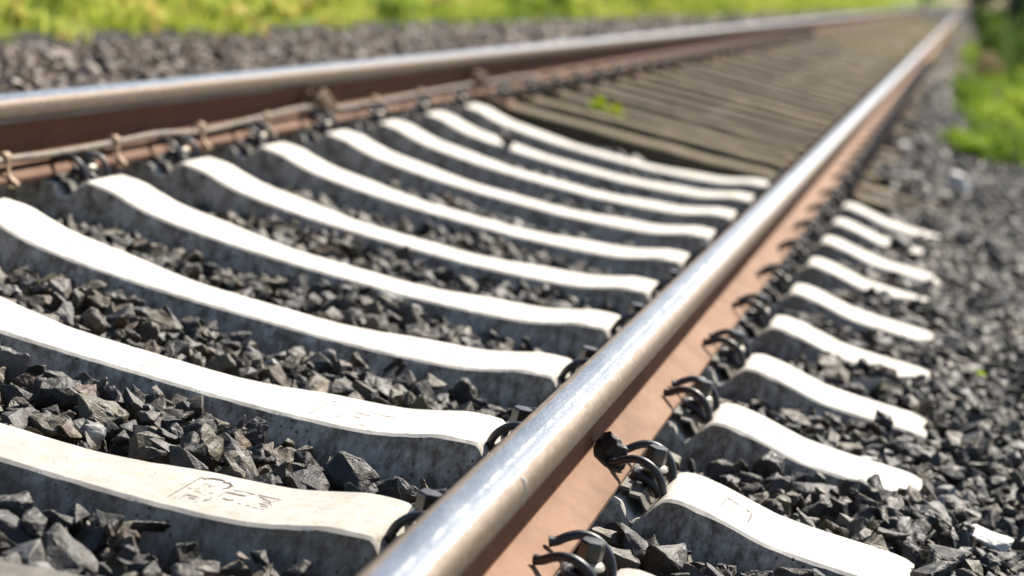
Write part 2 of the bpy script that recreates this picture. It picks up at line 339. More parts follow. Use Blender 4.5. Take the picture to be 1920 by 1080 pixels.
SMALL= [(2, [(.9881, .0342),(1.0073, .0298),(1.0299, .0249)]),(3, [(.989, .0323),(.994, .0308)]),(3, [(1.0236, .0194),(1.0288, .0216)]),(2, [(1.0314, .0229),(1.0332, -.0052),(1.0315, -.0397)]),(1.2, [(.9855, -.0285),(.9867, .0064),(.9878, .0308)]),(1, [(.9975, .0192),(1.0184, .0163)]),(1, [(.9942, .0011),(1.0086, -.005),(1.0214, -.0093)]),(1, [(.9924, -.0294),(1.0041, -.0359),(1.0178, -.0378)]),(1, [(.9989, -.0154),(1.0127, -.0173)])]
GRV= [(1, [(.0153, -.0505),(.0157, .0908)]),(1, [(.0252, -.0653),(.0251, .0844)])]
def stamp_mesh(strokes, mir=1, flipy=1, seed=0):
    rs = random.Random(seed); parts = []
    for wd, pts in strokes:
        q = [Vector((mir*x, flipy*y, 0)) for x, y in pts]
        # densify so the strokes follow the sculpted top
        pp = []
        for a, b in zip(q[:-1], q[1:]):
            k = max(1, int((b-a).length/.004))
            pp += [a+(b-a)*(s/k) for s in range(k)]
        pp.append(q[-1]); V = []; F = []
        for i, p in enumerate(pp):
            t = (pp[min(i+1, len(pp)-1)]-pp[max(i-1, 0)]).normalized(); nrm = Vector((-t.y, t.x, 0))
            h = wd*.00050*(.75+.5*rs.random())*(.55 if i in (0, len(pp)-1) else 1)*(1.5 if abs(t.x) > abs(t.y) else 1)
            for s in (-1, 1):
                v = p+nrm*h*s; V.append((v.x, v.y, ztop(v.x)+.0012))
        for i in range(len(pp)-1): F.append((2*i, 2*i+1, 2*i+3, 2*i+2))
        parts.append((V, F))
    V, F = join(parts); me = recalc(mesh('maker_stamp', V, F, STAMP, False))
    return me
ST_A = stamp_mesh([(w_*.8, p) for w_, p in BIG], seed=1); ST_B = stamp_mesh(BIGB, seed=2); ST_S = stamp_mesh(SMALL, seed=3); ST_L = stamp_mesh([(w_, [(x-.60, y) for x, y in p]) for w_, p in SMALL], mir=-1, seed=4)
GR = stamp_mesh(GRV, seed=5)
PADM = mesh('rail_pad', *prism([(-.074, -.1817), (.074, -.1817), (.074, -.1722), (-.074, -.1722)], -.082, .082), PAD, False)
ORD = ['first', 'second', 'third', 'fourth', 'fifth', 'sixth', 'seventh', 'eighth', 'ninth', 'tenth', 'eleventh', 'twelfth', 'thirteenth', 'fourteenth', 'fifteenth', 'sixteenth', 'seventeenth', 'eighteenth', 'nineteenth', 'twentieth']
# small real-life deviations (dy, turn) measured from the photograph
DEV = {-1: (.075, 0), 0: (0, 0), 1: (0, .0), 2: (.005, .006), 3: (.0, -.004), 4: (-.02, 0), 5: (-.015, 0), 6: (0, 0), 7: (0, 0), 8: (0, -.004), 9: (0, 0)}
SL_LAB = {-1: 'dark brown-grey concrete sleeper cut off by the bottom left corner, nearest the camera',
 0: 'white concrete sleeper with the clearest dark maker stamp, lowest whole one on the left',
 1: 'white concrete sleeper with a thin cross joint line, second row from the front',
 2: 'white concrete sleeper of the third row, tip facing the dark square stone',
 3: 'white concrete sleeper of the fourth row, starting beside the far rail clip',
 4: 'white concrete sleeper of the fifth row, between fourth and sixth rows',
 5: 'white concrete sleeper of the sixth row, in the middle of the pale run',
 6: 'white concrete sleeper starting behind the cable tangle on the far rail, seventh row',
 7: 'white concrete sleeper of the eighth row, just before the one carrying a stone',
 8: 'white concrete sleeper with a small stone lying on it, ninth row',
 9: 'last white concrete sleeper, right in front of the brown wooden ones'}
for i in range(-1, 10):
    dy, tz = DEV.get(i, (0, 0))
    s = empty('concrete_sleeper', (0, Y0+SP*i+dy, 0), tz)
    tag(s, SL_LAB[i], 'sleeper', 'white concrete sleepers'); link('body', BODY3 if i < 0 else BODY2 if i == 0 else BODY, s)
    link('rail_pad', PADM, s, (G, 0, 0)); link('rail_pad', PADM, s, (-G, 0, 0))
    if i != -1:
        link('maker_stamp', ST_A if i == 0 else ST_B, s)
        link('small_stamp', ST_S, s)
    if i >= 1: link('small_stamp', ST_L, s)
    if i in (1, 5): link('joint_line', GR, s)

# ------------------------------------------------------------------ wooden sleepers
def wood_body(seed):
    r_ = np.random.default_rng(seed); V = []; F = []; X = np.linspace(-1.3, 1.3, 40)
    cr = .004*np.sin(X*3+seed)
    for i, x in enumerate(X):
        j = r_.normal(0, .0022, 6)
        V += [(x, -.115+j[0]*.5, -.36), (x, -.115+j[0], -.21+j[1]), (x, -.107+j[0], -.199+j[2]+cr[i]), (x, -.04, -.196+j[3]+cr[i]), (x, .04, -.196+j[4]+cr[i]), (x, .107+j[5], -.199+j[2]+cr[i]), (x, .115+j[5], -.21+j[1]), (x, .115+j[5]*.5, -.36)]
    n = 8
    for i in range(len(X)-1):
        for k in range(n): F.append((i*n+k, (i+1)*n+k, (i+1)*n+(k+1) % n, i*n+(k+1) % n))
    F.append(tuple(range(n))); F.append(tuple((len(X)-1)*n+k for k in range(n-1, -1, -1)))
    return recalc(mesh('timber', V, F, WOOD, True, 30))
WB = [wood_body(k) for k in range(5)]
BP = mesh('base_plate', *prism([(-.17, -.199), (.17, -.199), (.165, -.184), (.082, -.180), (.078, -.1722), (-.078, -.1722), (-.082, -.180), (-.165, -.184)], -.08, .08), RUST, False)
NW = 90
for k in range(NW):
    s = empty('wooden_sleeper', (random.uniform(-.02, .02), 8.44+.6*k+random.uniform(-.02, .02), random.uniform(-.004, .002)), random.uniform(-.008, .008)+(.045 if k == 0 else .015 if k == 1 else 0))
    if k == 0: lab = 'brown wooden sleeper directly behind the last white concrete one'
    elif k < 12: lab = 'weathered brown wooden sleeper, %s behind the last white concrete one' % ORD[k]
    else: lab = 'blurred brown wooden sleeper farther up the track than the twelfth wooden one'
    tag(s, lab, 'sleeper', 'brown wooden sleepers' if k < 12 else 'distant brown wooden sleepers')
    link('timber', WB[random.randrange(5)], s)
    if k < 30: link('base_plate', BP, s, (G, 0, 0)); link('base_plate', BP, s, (-G, 0, 0))

# ------------------------------------------------------------------ rail clips (local origin = rail centre line, +x away from the rail)
half_arm = [(.049, .047, -.1425), (.059, .050, -.1395), (.070, .054, -.1315), (.085, .058, -.1245), (.102, .061, -.1240), (.119, .062, -.1310), (.133, .060, -.1455), (.141, .056, -.1645), (.142, .048, -.182), (.141, .039, -.189), (.138, .030, -.186), (.131, .0235, -.1755), (.119, .0215, -.1655), (.104, .0210, -.1600), (.093, .0195, -.1592), (.087, .0125, -.1588), (.085, 0, -.1586)]
path = spline(half_arm, 5); full = [tuple(p) for p in path] + [(p[0], -p[1], p[2]) for p in reversed(path[:-1])]
nF = len(full); rad = [.0066]*nF
for i in range(4): rad[i] = rad[-1-i] = .0066+.0014*(1-i/4)
SPR = mesh('spring', *tube(full, rad, 10), SPRING, True, 50)
SHAFT = .112
SCREW = mesh('hex_screw', *join([lathe([(.0165, -.136), (.0175, -.134), (.0175, -.1125), (.0155, -.1095), (.006, -.1088)], 6, SHAFT, 0, .35), lathe([(.012, -.2), (.012, -.139)], 12, SHAFT, 0)]), BOLT, True, 30)
WASHR = mesh('washer', *lathe([(.0225, -.1455), (.0235, -.1435), (.0215, -.1395), (.0165, -.1362), (.012, -.1358)], 18, SHAFT, 0), WASH, True, 40)
gp_top = [(.0765, -.1655), (.091, -.1655), (.093, -.1735), (.110, -.1735), (.119, -.186), (.131, -.1975), (.139, -.1985), (.1445, -.188), (.1535, -.167), (.158, -.1625)]
gp = gp_top + [(x+.002 if x > .12 else x, z-.0055) for x, z in reversed(gp_top)]
GP = recalc(mesh('guide_plate', *prism(gp, -.080, .080), PLATE, True, 25))
# raised lettering on the slope of the plate
tc = bpy.data.curves.new('letters', 'FONT'); tc.body = 'VOSSLOH'; tc.size = .016; tc.extrude = .0006; tc.align_x = 'CENTER'; tc.align_y = 'CENTER'
to = bpy.data.objects.new('letters', tc); COL.objects.link(to)
bpy.context.view_layer.update()
LET = bpy.data.meshes.new_from_object(to.evaluated_get(bpy.context.evaluated_depsgraph_get())); bpy.data.objects.remove(to)
LET.materials.clear(); LET.materials.append(STAMP)
# text x -> -y (read from the rail), lies on the slope
a_ = math.atan2(.021, .009)
LET.transform(Matrix.Translation((.1503, 0, -.1755)) @ Matrix(((0, math.cos(a_), -math.sin(a_), 0), (-1, 0, 0, 0), (0, math.sin(a_), math.cos(a_), 0), (0, 0, 0, 1))))
def make_clip(loc, rz, lab, group):
    c = empty('rail_clip', loc, rz); tag(c, lab, 'rail clip', group)
    link('spring', SPR, c); b = link('hex_screw', SCREW, c); link('washer', WASHR, b)
    p = link('guide_plate', GP, c); link('lettering', LET, p); return c
proto = None
def clip_at(i, side, lab, group, lift=0.):
    """side: 'ro' right rail outer, 'ri' right rail inner, 'li' left rail inner"""
    global proto
    dy = DEV.get(i, (0, 0))[0]
    loc = ((-G if side == 'li' else G), Y0+SP*i+dy+random.uniform(-.004, .004), lift); rz = math.pi if side == 'ri' else 0
    rz += random.uniform(-.02, .02)
    if proto is None: proto = c = make_clip(loc, rz, lab, group)
    else: c = copy_tree(proto); c.location = loc; c.rotation_euler = (0, 0, rz); c['label'] = lab; c['group'] = group
    return c
SIDE = {'ro': ('outer side of the near rail', 'clips on the outer side of the near rail'), 'ri': ('inner side of the near rail', 'clips behind the near rail'), 'li': ('inner side of the far rail', 'clips along the far rail')}
for i in range(-1, 10):
    for sd_ in ('ro', 'ri', 'li'):
        if i < 0 and sd_ != 'ri': continue
        if sd_ == 'li' and i < 1: continue
        row = ('frontmost cut-off' if i < 0 else ORD[i])
        lab = 'black spring clip, %s, %s white sleeper row' % (SIDE[sd_][0], row)
        if i == 0 and sd_ == 'ro': lab = 'black double-loop spring clip with hex screw at the bottom edge, nearest of all'
        if i == 1 and sd_ == 'ro': lab = 'black double-loop spring clip with a stone lodged beside it on the rail foot'
        clip_at(i, sd_, lab, SIDE[sd_][1])
for i in range(10, 42):
    for sd_ in ('ro', 'ri', 'li'):
        k = i-10
        if k < 8: lab = 'dark spring clip, %s, at the %s brown wooden sleeper' % (SIDE[sd_][0], ORD[k])
        else: lab = 'small blurred dark clip, %s, beyond the eighth wooden sleeper' % SIDE[sd_][0]
        clip_at(i+.28, sd_, lab, SIDE[sd_][1] + (' at the wooden sleepers' if k >= 8 else ''))
# ------------------------------------------------------------------ ballast stones
CAMP = Vector((1.1404, -.37, .673))
def project(P):
    d = P-np.array(CAMP); z = d@np.array(fw); return 960+3957.3*(d@np.array(rr))/z, 540-3957.3*(d@np.array(uu))/z, z
def rock(seed, detail):
    r_ = np.random.default_rng(seed); bm = bmesh.new()
    n = r_.integers(9, 15) if detail < 3 else r_.integers(15, 24); dims = np.array([1, r_.uniform(.62, .95), r_.uniform(.42, .78)])*.5
    p = r_.uniform(-1, 1, (n, 3)); p /= np.maximum(np.abs(p).max(1, keepdims=True), 1e-6)**r_.uniform(.55, 1.0); p *= r_.uniform(.75, 1, (n, 1))
    for q in p*dims: bm.verts.new(q)
    res = bmesh.ops.convex_hull(bm, input=bm.verts)
    bmesh.ops.delete(bm, geom=[v for v in bm.verts if not v.link_faces], context='VERTS')
    bmesh.ops.dissolve_limit(bm, angle_limit=R(14), verts=bm.verts, edges=bm.edges)
    if detail >= 1:
        bmesh.ops.bevel(bm, geom=list(bm.edges), offset=.035, segments=1 if detail < 2 else 2, profile=.6, affect='EDGES', clamp_overlap=True)
    bmesh.ops.triangulate(bm, faces=bm.faces)
    if detail >= 2:
        bmesh.ops.subdivide_edges(bm, edges=[e for e in bm.edges if e.calc_length() > .16], cuts=1)
        bmesh.ops.triangulate(bm, faces=bm.faces)
        bmesh.ops.subdivide_edges(bm, edges=[e for e in bm.edges if e.calc_length() > .14], cuts=1)
        bmesh.ops.triangulate(bm, faces=bm.faces)
        from mathutils import noise
        o = Vector(r_.uniform(0, 50, 3)); bm.normal_update()
        for v in bm.verts:
            v.co += v.normal*(noise.noise(v.co*4.2+o)*.045+noise.noise(v.co*11+o)*.020)
    bmesh.ops.recalc_face_normals(bm, faces=bm.faces)
    bm.verts.index_update()
    V = np.array([v.co[:] for v in bm.verts]); T = np.array([[v.index for v in f.verts] for f in bm.faces]); bm.free()
    return V, T
LIB = {2: [rock(100+i, 2) for i in range(26)], 1: [rock(200+i, 1) for i in range(22)], 0: [rock(300+i, 0) for i in range(16)]}
def rotmats(n, flat=.5):
    yawr = rng.uniform(0, 2*np.pi, n); tx = rng.normal(0, flat, n); ty = rng.normal(0, flat, n)
    c, s = np.cos(yawr), np.sin(yawr); o = np.zeros(n); i = np.ones(n)
    Z = np.stack([c, -s, o, s, c, o, o, o, i], -1).reshape(n, 3, 3)
    c, s = np.cos(tx), np.sin(tx); X = np.stack([i, o, o, o, c, -s, o, s, c], -1).reshape(n, 3, 3)
    c, s = np.cos(ty), np.sin(ty); Yr = np.stack([c, o, s, o, i, o, -s, o, c], -1).reshape(n, 3, 3)
    return Z @ X @ Yr
def build_stones(name, P, S, tone, detail, flat=.55, parent=None):
    n = len(P); Rm = rotmats(n, flat); which = rng.integers(0, len(LIB[detail]), n); VV = []; TT = []; AA = []; off = 0
    for k, (V, T) in enumerate(LIB[detail]):
        idx = np.nonzero(which == k)[0]
        if not len(idx): continue
        W = np.einsum('nij,vj->nvi', Rm[idx], V)*S[idx][:, None, None]+P[idx][:, None, :]
        VV.append(W.reshape(-1, 3)); TT.append((T[None]+(np.arange(len(idx))*len(V))[:, None, None]+off).reshape(-1, 3)); AA.append(np.repeat(tone[idx], len(V))); off += len(idx)*len(V)
    return link(name, np_mesh(name, np.vstack(VV), np.vstack(TT), STONE, np.concatenate(AA)), parent)
def tones(n): return np.clip(rng.beta(1.5, 1.7, n)*.98+(rng.random(n) < .035)*.35, 0, 1)

# stones that stand out in the photograph: x, y, z of the centre, size (m), stretch, turn, tone, label
SPEC = [
 (.800, 2.850, -.131, .054, (1, .8, .85), (.3, .5, .4), .05, 'dark angular stone lodged on the rail foot beside the second spring clip'),
 (.385, 2.085, -.258, .100, (.55, .35, 1.0), (.1, .25, .5), .22, 'tall upright dark shard in front of the first white sleeper'),
 (-.03, 2.64, -.245, .092, (1.0, .75, .75), (.15, .1, .3), .25, 'large blocky dark stone between first and second sleeper, far left'),
 (.058, 2.575, -.238, .074, (1, .9, .75), (.3, .2, 1.1), .78, 'rounded olive stone right of the large blocky dark stone'),
 (.236, 2.570, -.235, .062, (1, .9, .8), (.2, .3, .2), .79, 'olive-green round stone in the middle of the front gap between sleepers'),
 (.035, 2.47, -.243, .072, (1, .7, .7), (.1, -.3, -.3), .74, 'brownish stone below the rounded olive stone, touching the first white sleeper'),
 (.262, 2.030, -.268, .110, (1, .85, .6), (.1, .1, .2), .50, 'big smooth grey stone at the bottom left, in front of the first sleeper'),
 (.135, 2.105, -.250, .070, (1, .8, .7), (.2, -.2, .9), .45, 'medium grey stone up and left of the big smooth grey one'),
 (.262, 2.705, -.232, .052, (1, .8, .9), (.4, .2, .1), .30, 'dark stone leaning against the front face of the second white sleeper'),
 (.441, 2.660, -.232, .086, (1, .75, .6), (.1, .1, -.1), .16, 'wide dark flat-topped stone, right end of the front gap'),
 (.310, 2.520, -.236, .082, (1, .6, .6), (.5, .5, -.6), .72, 'pointed brown stone sloping down to the first white sleeper'),
 (.398, 2.590, -.245, .078, (1, .6, .4), (.1, .1, -.2), .20, 'flat dark slab lying against the back edge of the first sleeper'),
 (.062, 2.455, -.231, .042, (1, .6, .3), (.2, .3, -.5), .88, 'small orange-brown flat chip on the edge of the first white sleeper'),
 (.530, 2.672, -.238, .062, (1, .6, .7), (.5, .3, -1.0), .93, 'stone with a pale broken face beside the near rail, first gap'),
 (1.418, 3.236, -.192, .082, (1, .75, .30), (.05, .05, -.1), 1.0, 'flat near-white stone at the lower right edge of the ballast'),
 (1.33, 9.70, -.125, .12, (1, .7, .5), (.2, .2, .5), 1.0, 'bright white blurred stone on the right beside the wooden sleeper ends'),
 (.46, 3.300, -.222, .070, (.8, .8, .95), (.05, .05, .2), .10, 'squarish dark stone in front of the third white sleeper tip'),
 (1.115, 3.270, -.225, .092, (1, .8, .75), (.1, .1, .2), .06, 'large black block below the outer end of the second white sleeper row, right side'),
 (1.024, 3.320, -.200, .066, (.8, .7, .9), (.2, .1, .1), .08, 'pointed black stone leaning on the outer end of the third sleeper'),
 (1.205, 3.945, -.185, .042, (1, .8, .8), (.2, .1, .1), .12, 'dark stone sitting on the outer end of the fourth white sleeper'),
 (-.292, 6.985, -.176, .062, (1, .8, .85), (.3, .2, .1), .60, 'brownish stone lying on top of the ninth white sleeper'),
 (1.146, 6.930, -.165, .085, (1, .8, .7), (.1, .1, .3), .30, 'grey stone covering the outer end of a white sleeper far right'),
 (-.155, 2.700, -.238, .075, (.9, .7, .9), (.05, .05, .1), .95, 'pale grey block cut by the left picture edge above the dark stones'),
 (-.317, 3.26, -.240, .066, (1, .7, .7), (.2, .2, -.5), .92, 'light tan stone in the gap at the left between second and third sleepers'),
 (-.013, 4.55, -.235, .066, (1, .7, .8), (.3, .1, .1), .86, 'brown block in the upper middle gap between the fourth and fifth sleepers'),
 (1.116, 3.080, -.232, .070, (1, .75, .8), (.3, .3, .2), .64, 'light brown rough stone under the front of the second sleeper, lower right'),
 (1.30, 3.02, -.205, .060, (1, .8, .7), (.2, .2, .2), .30, 'dark stone at the lower right corner touching the second sleeper end'),
 (.125, 3.98, -.238, .068, (1, .8, .6), (.15, .2, .3), .97, 'pale grey stone in the gap between third and fourth sleepers'),
 (.858, 3.13, -.190, .060, (1, .7, .5), (.2, .1, .3), .80, 'olive-tan stone against the rail foot just behind the second clip'),
 (.893, 2.630, -.212, .080, (1, .7, .7), (.2, .2, .5), .18, 'large dark stone under the dry straw, right of the nearest clip'),
 (.878, 2.520, -.205, .060, (1, .7, .75), (.2, .2, .2), .68, 'brownish rough stone left of the stone under the dry straw'),
 (.945, 2.600, -.208, .070, (1, .9, .8), (.2, .1, .9), .60, 'rounded brown-grey stone at the lower right, in front of the second sleeper face'),
 (.845, 2.620, -.200, .050, (1, .6, .4), (.1, .1, .1), .84, 'small flat olive stone at the rail foot edge between the two nearest clips'),
 (1.02, 2.60, -.215, .062, (1, .7, .6), (.2, .3, .1), .24, 'dark flat stone against the front face of the second sleeper, outer side'),
]
specxy = np.array([s[:2] for s in SPEC]); specr = np.array([s[3]*.5 for s in SPEC])

# --- front region: stones dropped one by one on a height map
x0, x1, y0, y1, h = -.80, 2.35, 1.25, 9.0, .007
nxg, nyg = int((x1-x0)/h), int((y1-y0)/h)
gx = x0+h*(np.arange(nxg)+.5); gy = y0+h*(np.arange(nyg)+.5)
lv = level(gx)[:, None]-.026*np.clip((gy-4.6)/1.2, 0, 1)[None]*np.clip((.95-gx)/.2, 0, 1)[:, None]
HM = lv-.075
cand_n = 52000
def slp(x, y):
    """distance (m) outside the nearest sleeper's side at mid height, along y"""
    k = np.round((y-Y0)/SP); return np.abs(y-(Y0+SP*k))-(.115+.0)
P = []; S = []
placed = 0
K = 56000
rx = rng.uniform(x0+.05, x1-.05, (K, 3)); ry = rng.uniform(y0+.05, y1-.05, (K, 3)); rs_ = np.clip(rng.lognormal(math.log(.053), .32, K), .022, .092)
for k in range(K):
    best = None
    s = rs_[k]*(1.15 if rx[k, 0] > 1.25 else 1.)
    for c in range(3):
        x, y = rx[k, c], ry[k, c]
        if rx[k, 0] > 1.25 and x < 1.25: continue
        px, py, pz = project(np.array([x, y, -.22]))
        if not (-170 < px < 2120 and -200 < py < 1290): continue
        if abs(x) < 1.30:
            o = abs(y-(Y0+SP*round((y-Y0)/SP)))-.108
            lim = .40*s if abs(x) < 1.05 else .16*s
            if o < lim: continue
        ix, iy = int((x-x0)/h), int((y-y0)/h); d = HM[ix, iy]-lv[ix, iy]
        if best is None or d < best[0]: best = (d, x, y, ix, iy)
    if best is None: continue
    d, x, y, ix, iy = best
    rad_ = .40*s; q = int(rad_/h)+1
    xa, xb, ya, yb = max(ix-q, 0), min(ix+q+1, nxg), max(iy-q, 0), min(iy+q+1, nyg)
    D = np.hypot(gx[xa:xb, None]-x, gy[None, ya:yb]-y)/rad_
    m = D < 1; sub = HM[xa:xb, ya:yb]
    base = np.percentile(sub[m], 55) if m.any() else sub.mean()
    top = base+.52*s
    if top > lv[ix, iy]+.030+.012*math.sin(x*9+y*5): continue
    if abs(abs(x)-G) < .09 and top > -.175: continue
    if abs(x) < .95 and top > -.185: continue
    dd = np.hypot(specxy[:, 0]-x, specxy[:, 1]-y)
    if (dd < specr*.85+.25*s).any() and top > -.27: continue
    z = base+.24*s
    HM[xa:xb, ya:yb] = np.where(m, np.maximum(sub, z+.30*s*np.sqrt(np.clip(1-D*D, 0, 1))), sub)
    P.append((x, y, z)); S.append(s)
P = np.array(P); S = np.array(S); T_ = tones(len(P)); T_ = np.where(rng.random(len(P)) < .16, rng.uniform(.66, .86, len(P)), T_)
# rustier, browner stones close to the far rail
T_ = np.where((P[:, 0] < -.1) & (rng.random(len(P)) < .35), rng.uniform(.68, .9, len(P)), T_)
near = (P[:, 1] < 4.9)
bal = build_stones('ballast', P[near], S[near], T_[near], 2); tag(bal, 'dark angular ballast stones filling the gaps round the white sleepers', 'ballast', kind='stuff')
bal2 = build_stones('ballast', P[~near], S[~near], T_[~near], 1); tag(bal2, 'blurred dark ballast between the farther white sleepers and beyond their ends', 'ballast', kind='stuff')
print('front stones', len(P))
# --- farther gravel: jittered carpets
def carpet(name, xa, xb, ya, yb, pitch, size, lab, detail=0, zfun=None, layers=2, skip=None, tshift=0):
    Ps = []
    for L in range(layers):
        X, Y = np.meshgrid(np.arange(xa, xb, pitch), np.arange(ya, yb, pitch)); X = X.ravel()+rng.uniform(-.5, .5, X.size)*pitch; Y = Y.ravel()+rng.uniform(-.5, .5, Y.size)*pitch
        Z = (zfun(X, Y) if zfun else level(X)+0*Y)-.022+rng.normal(0, .010, X.size)-L*.022; Ps.append(np.stack([X, Y, Z], -1))
    Pc = np.vstack(Ps); px, py, pz = project(Pc); ok = (px > -220) & (px < 2150) & (py > -160) & (py < 1300) & (pz > 0)
    if skip is not None: ok &= ~skip(Pc)
    Pc = Pc[ok]; Sc = np.clip(rng.lognormal(math.log(size), .28, len(Pc)), .02, .11)
    o = build_stones(name, Pc, Sc, (np.clip(tones(len(Pc))+tshift, 0, 1) if tshift > -1 else np.where(rng.random(len(Pc)) < .2, rng.uniform(.9, .97, len(Pc)), np.where(rng.random(len(Pc)) < .3, rng.uniform(0, .5, len(Pc)), rng.uniform(.62, .90, len(Pc))))), detail); tag(o, lab, 'ballast', kind='stuff')
    if tshift < -1: o.data.materials[0] = BANK
    return o
carpet('ballast', -2.95, -.86, 3.6, 15, .040, .050, 'blurred grey-brown ballast shoulder behind the far rail, below the grass', 1, tshift=-9)
carpet('ballast', -2.7, -.86, 15, 60, .060, .068, 'far ballast strip behind the far rail, running to the distance', 0, layers=1, tshift=-9)
carpet('ballast', .85, 2.35, 9.0, 22, .042, .050, 'blurred dark ballast on the right beside the wooden sleeper ends', 1, zfun=lambda X, Y: np.where((X > 1.0+.07*np.sin(Y*3)) & (X < 1.9), np.maximum(level(X), -.170+.0*X), np.maximum(level(X), -.232)), tshift=.0)
carpet('ballast', .85, 2.3, 22, 60, .07, .07, 'distant brownish ballast right of the near rail', 0, layers=1, zfun=lambda X, Y: np.where((X > .95) & (X < 1.7), -.165, level(X)), tshift=-9)
def wskip(P_): return np.abs(P_[:, 1]-(8.44+SP*np.round((P_[:, 1]-8.44)/SP))) < .135
carpet('ballast', -.86, .86, 7.95, 20, .042, .046, 'dark ballast in the gaps between the brown wooden sleepers', 1, zfun=lambda X, Y: -.315+0*X, skip=wskip, layers=1, tshift=-.1)
carpet('ballast', -.86, .86, 20, 60, .08, .07, 'distant ballast between the farthest wooden sleepers', 0, zfun=lambda X, Y: -.305+0*X, skip=wskip, layers=1, tshift=0)
# --- single stones one can point at
for i, (x, y, z, s, st, rt, tn, lab) in enumerate(SPEC):
    V, T = rock(900+i*7, 3)
    ext = V.max(0)-V.min(0); V = (V-(V.max(0)+V.min(0))/2)/ext*np.array(st)*s
    me = np_mesh('ballast_stone', V, T, PALE if tn == 1.0 else STONE, np.full(len(V), tn))
    o = link('ballast_stone', me, None, (x, y, z)); o.rotation_euler = rt; tag(o, lab, 'stone', 'single stones lying in the ballast')

# ------------------------------------------------------------------ cable, clamps and the tied tangle on the far rail
cy = [(-.703, 2.2, -.128), (-.703, 3.2, -.130), (-.702, 3.75, -.124), (-.703, 4.0, -.128), (-.703, 4.35, -.126), (-.704, 4.64, -.122), (-.700, 4.92, -.133), (-.702, 5.2, -.128), (-.704, 5.5, -.120), (-.708, 5.85, -.115), (-.704, 6.2, -.134), (-.704, 6.7, -.134), (-.706, 7.3, -.130), (-.706, 7.9, -.127), (-.704, 8.6, -.128), (-.700, 9.2, -.130), (-.690, 9.45, -.150), (-.66, 9.6, -.20)]
V, F = tube(spline(cy, 6),   .009, 12); cb = link('track_cable', mesh('track_cable', V, F, CABLE)); tag(cb, 'grey cable lying along the foot of the far rail, held by tan clamps', 'cable')
def clamp_mesh():
    bar = [(-.712, -.1275+.0), (-.7165, -.116), (-.708, -.1085), (-.697, -.1095), (-.6905, -.118), (-.6895, -.133), (-.684, -.150), (-.672, -.160), (-.6625, -.164), (-.6605, -.172), (-.668, -.1765), (-.682, -.1765)]
    sp_ = spline([(x, 0, z) for x, z in bar], 4); V = []; F = []; n = len(sp_)
    for i, p in enumerate(sp_):
        t = np.array(sp_[min(i+1, n-1)])-np.array(sp_[max(i-1, 0)]); t /= np.linalg.norm(t); nn = np.array([-t[2], 0, t[0]])*.0016
        for sy, sn in ((-.013, -1), (.013, -1), (.013, 1), (-.013, 1)): V.append(np.array(p)+nn*sn+np.array([0, sy*(1 if i < n*.45 else .6), 0]))
    for i in range(n-1):
        for k in range(4): F.append((i*4+k, (i+1)*4+k, (i+1)*4+(k+1) % 4, i*4+(k+1) % 4))
    F.append((0, 1, 2, 3)); F.append(tuple((n-1)*4+k for k in (3, 2, 1, 0)))
    return recalc(mesh('strap', V, F, CLAMP, True, 30))
CM = clamp_mesh()
cl0 = None
for k, (y, lb) in enumerate(((3.76, 'at the left picture edge'), (4.35, 'second from the left'), (4.93, 'third from the left, above the fourth sleeper row'), (5.47, 'fourth from the left, just before the tangle'), (6.62, 'first one beyond the tangle'), (7.25, 'second one beyond the tangle'), (8.85, 'last one, beyond the white sleepers'))):
    c = empty('cable_clamp', (0, y, 0)); c.rotation_euler = (0, 0, 0); tag(c, 'tan rusty hook clamp holding the cable, '+lb, 'cable clamp', 'clamps along the cable')
    link('strap', CM, c)
def tangle(loc, lab, big):
    """tied knot of wire, tape and a drooping strap round the cable"""
    r_ = np.random.default_rng(int(loc[1]*10)); t = empty('cable_tangle', loc); tag(t, lab, 'wire tangle', 'wire tangles on the far rail')
    parts = []
    for j in range(13 if big else 8):
        a = r_.uniform(0, 6.28); pts = []; cx_, cy_, cz_ = r_.normal(0, .010), r_.normal(0, .030), r_.normal(.008, .010); rd = r_.uniform(.016, .038)*(1 if big else .8)
        for q in range(9): pts.append((cx_+rd*math.cos(a+q*.8)*.8, cy_+rd*.8*math.sin(a*2+q*.5)+q*.003, cz_+rd*math.sin(a+q*.8)))
        parts.append(tube(spline(pts, 3), .0030+.002*r_.random(), 6))
    V, F = join(parts); link('wire_coil', mesh('wire_coil', V, F, CLAMP), t)
    V, F = tube(spline([(-.01, -.045, .035), (.006, -.04, .042), (.024, -.03, .022), (.046, -.02, -.014), (.070, -.012, -.060), (.082, -.006, -.105)], 4), .0085, 8)
    link('drooping_strap', mesh('drooping_strap', V, F, CLAMP), t)
    V, F = lathe([(.004, -.130), (.0125, -.125), (.0135, -.106), (.008, -.096)], 8, .083, -.005); link('strap_end', mesh('strap_end', V, F, WASH), t)
tangle((-.697, 5.98, -.122), 'tan tangle of wire with a drooping strap tied to the far rail, the larger one', True)
tangle((-.702, 8.18, -.118), 'smaller wire tangle on the far rail behind the last white sleeper', False)

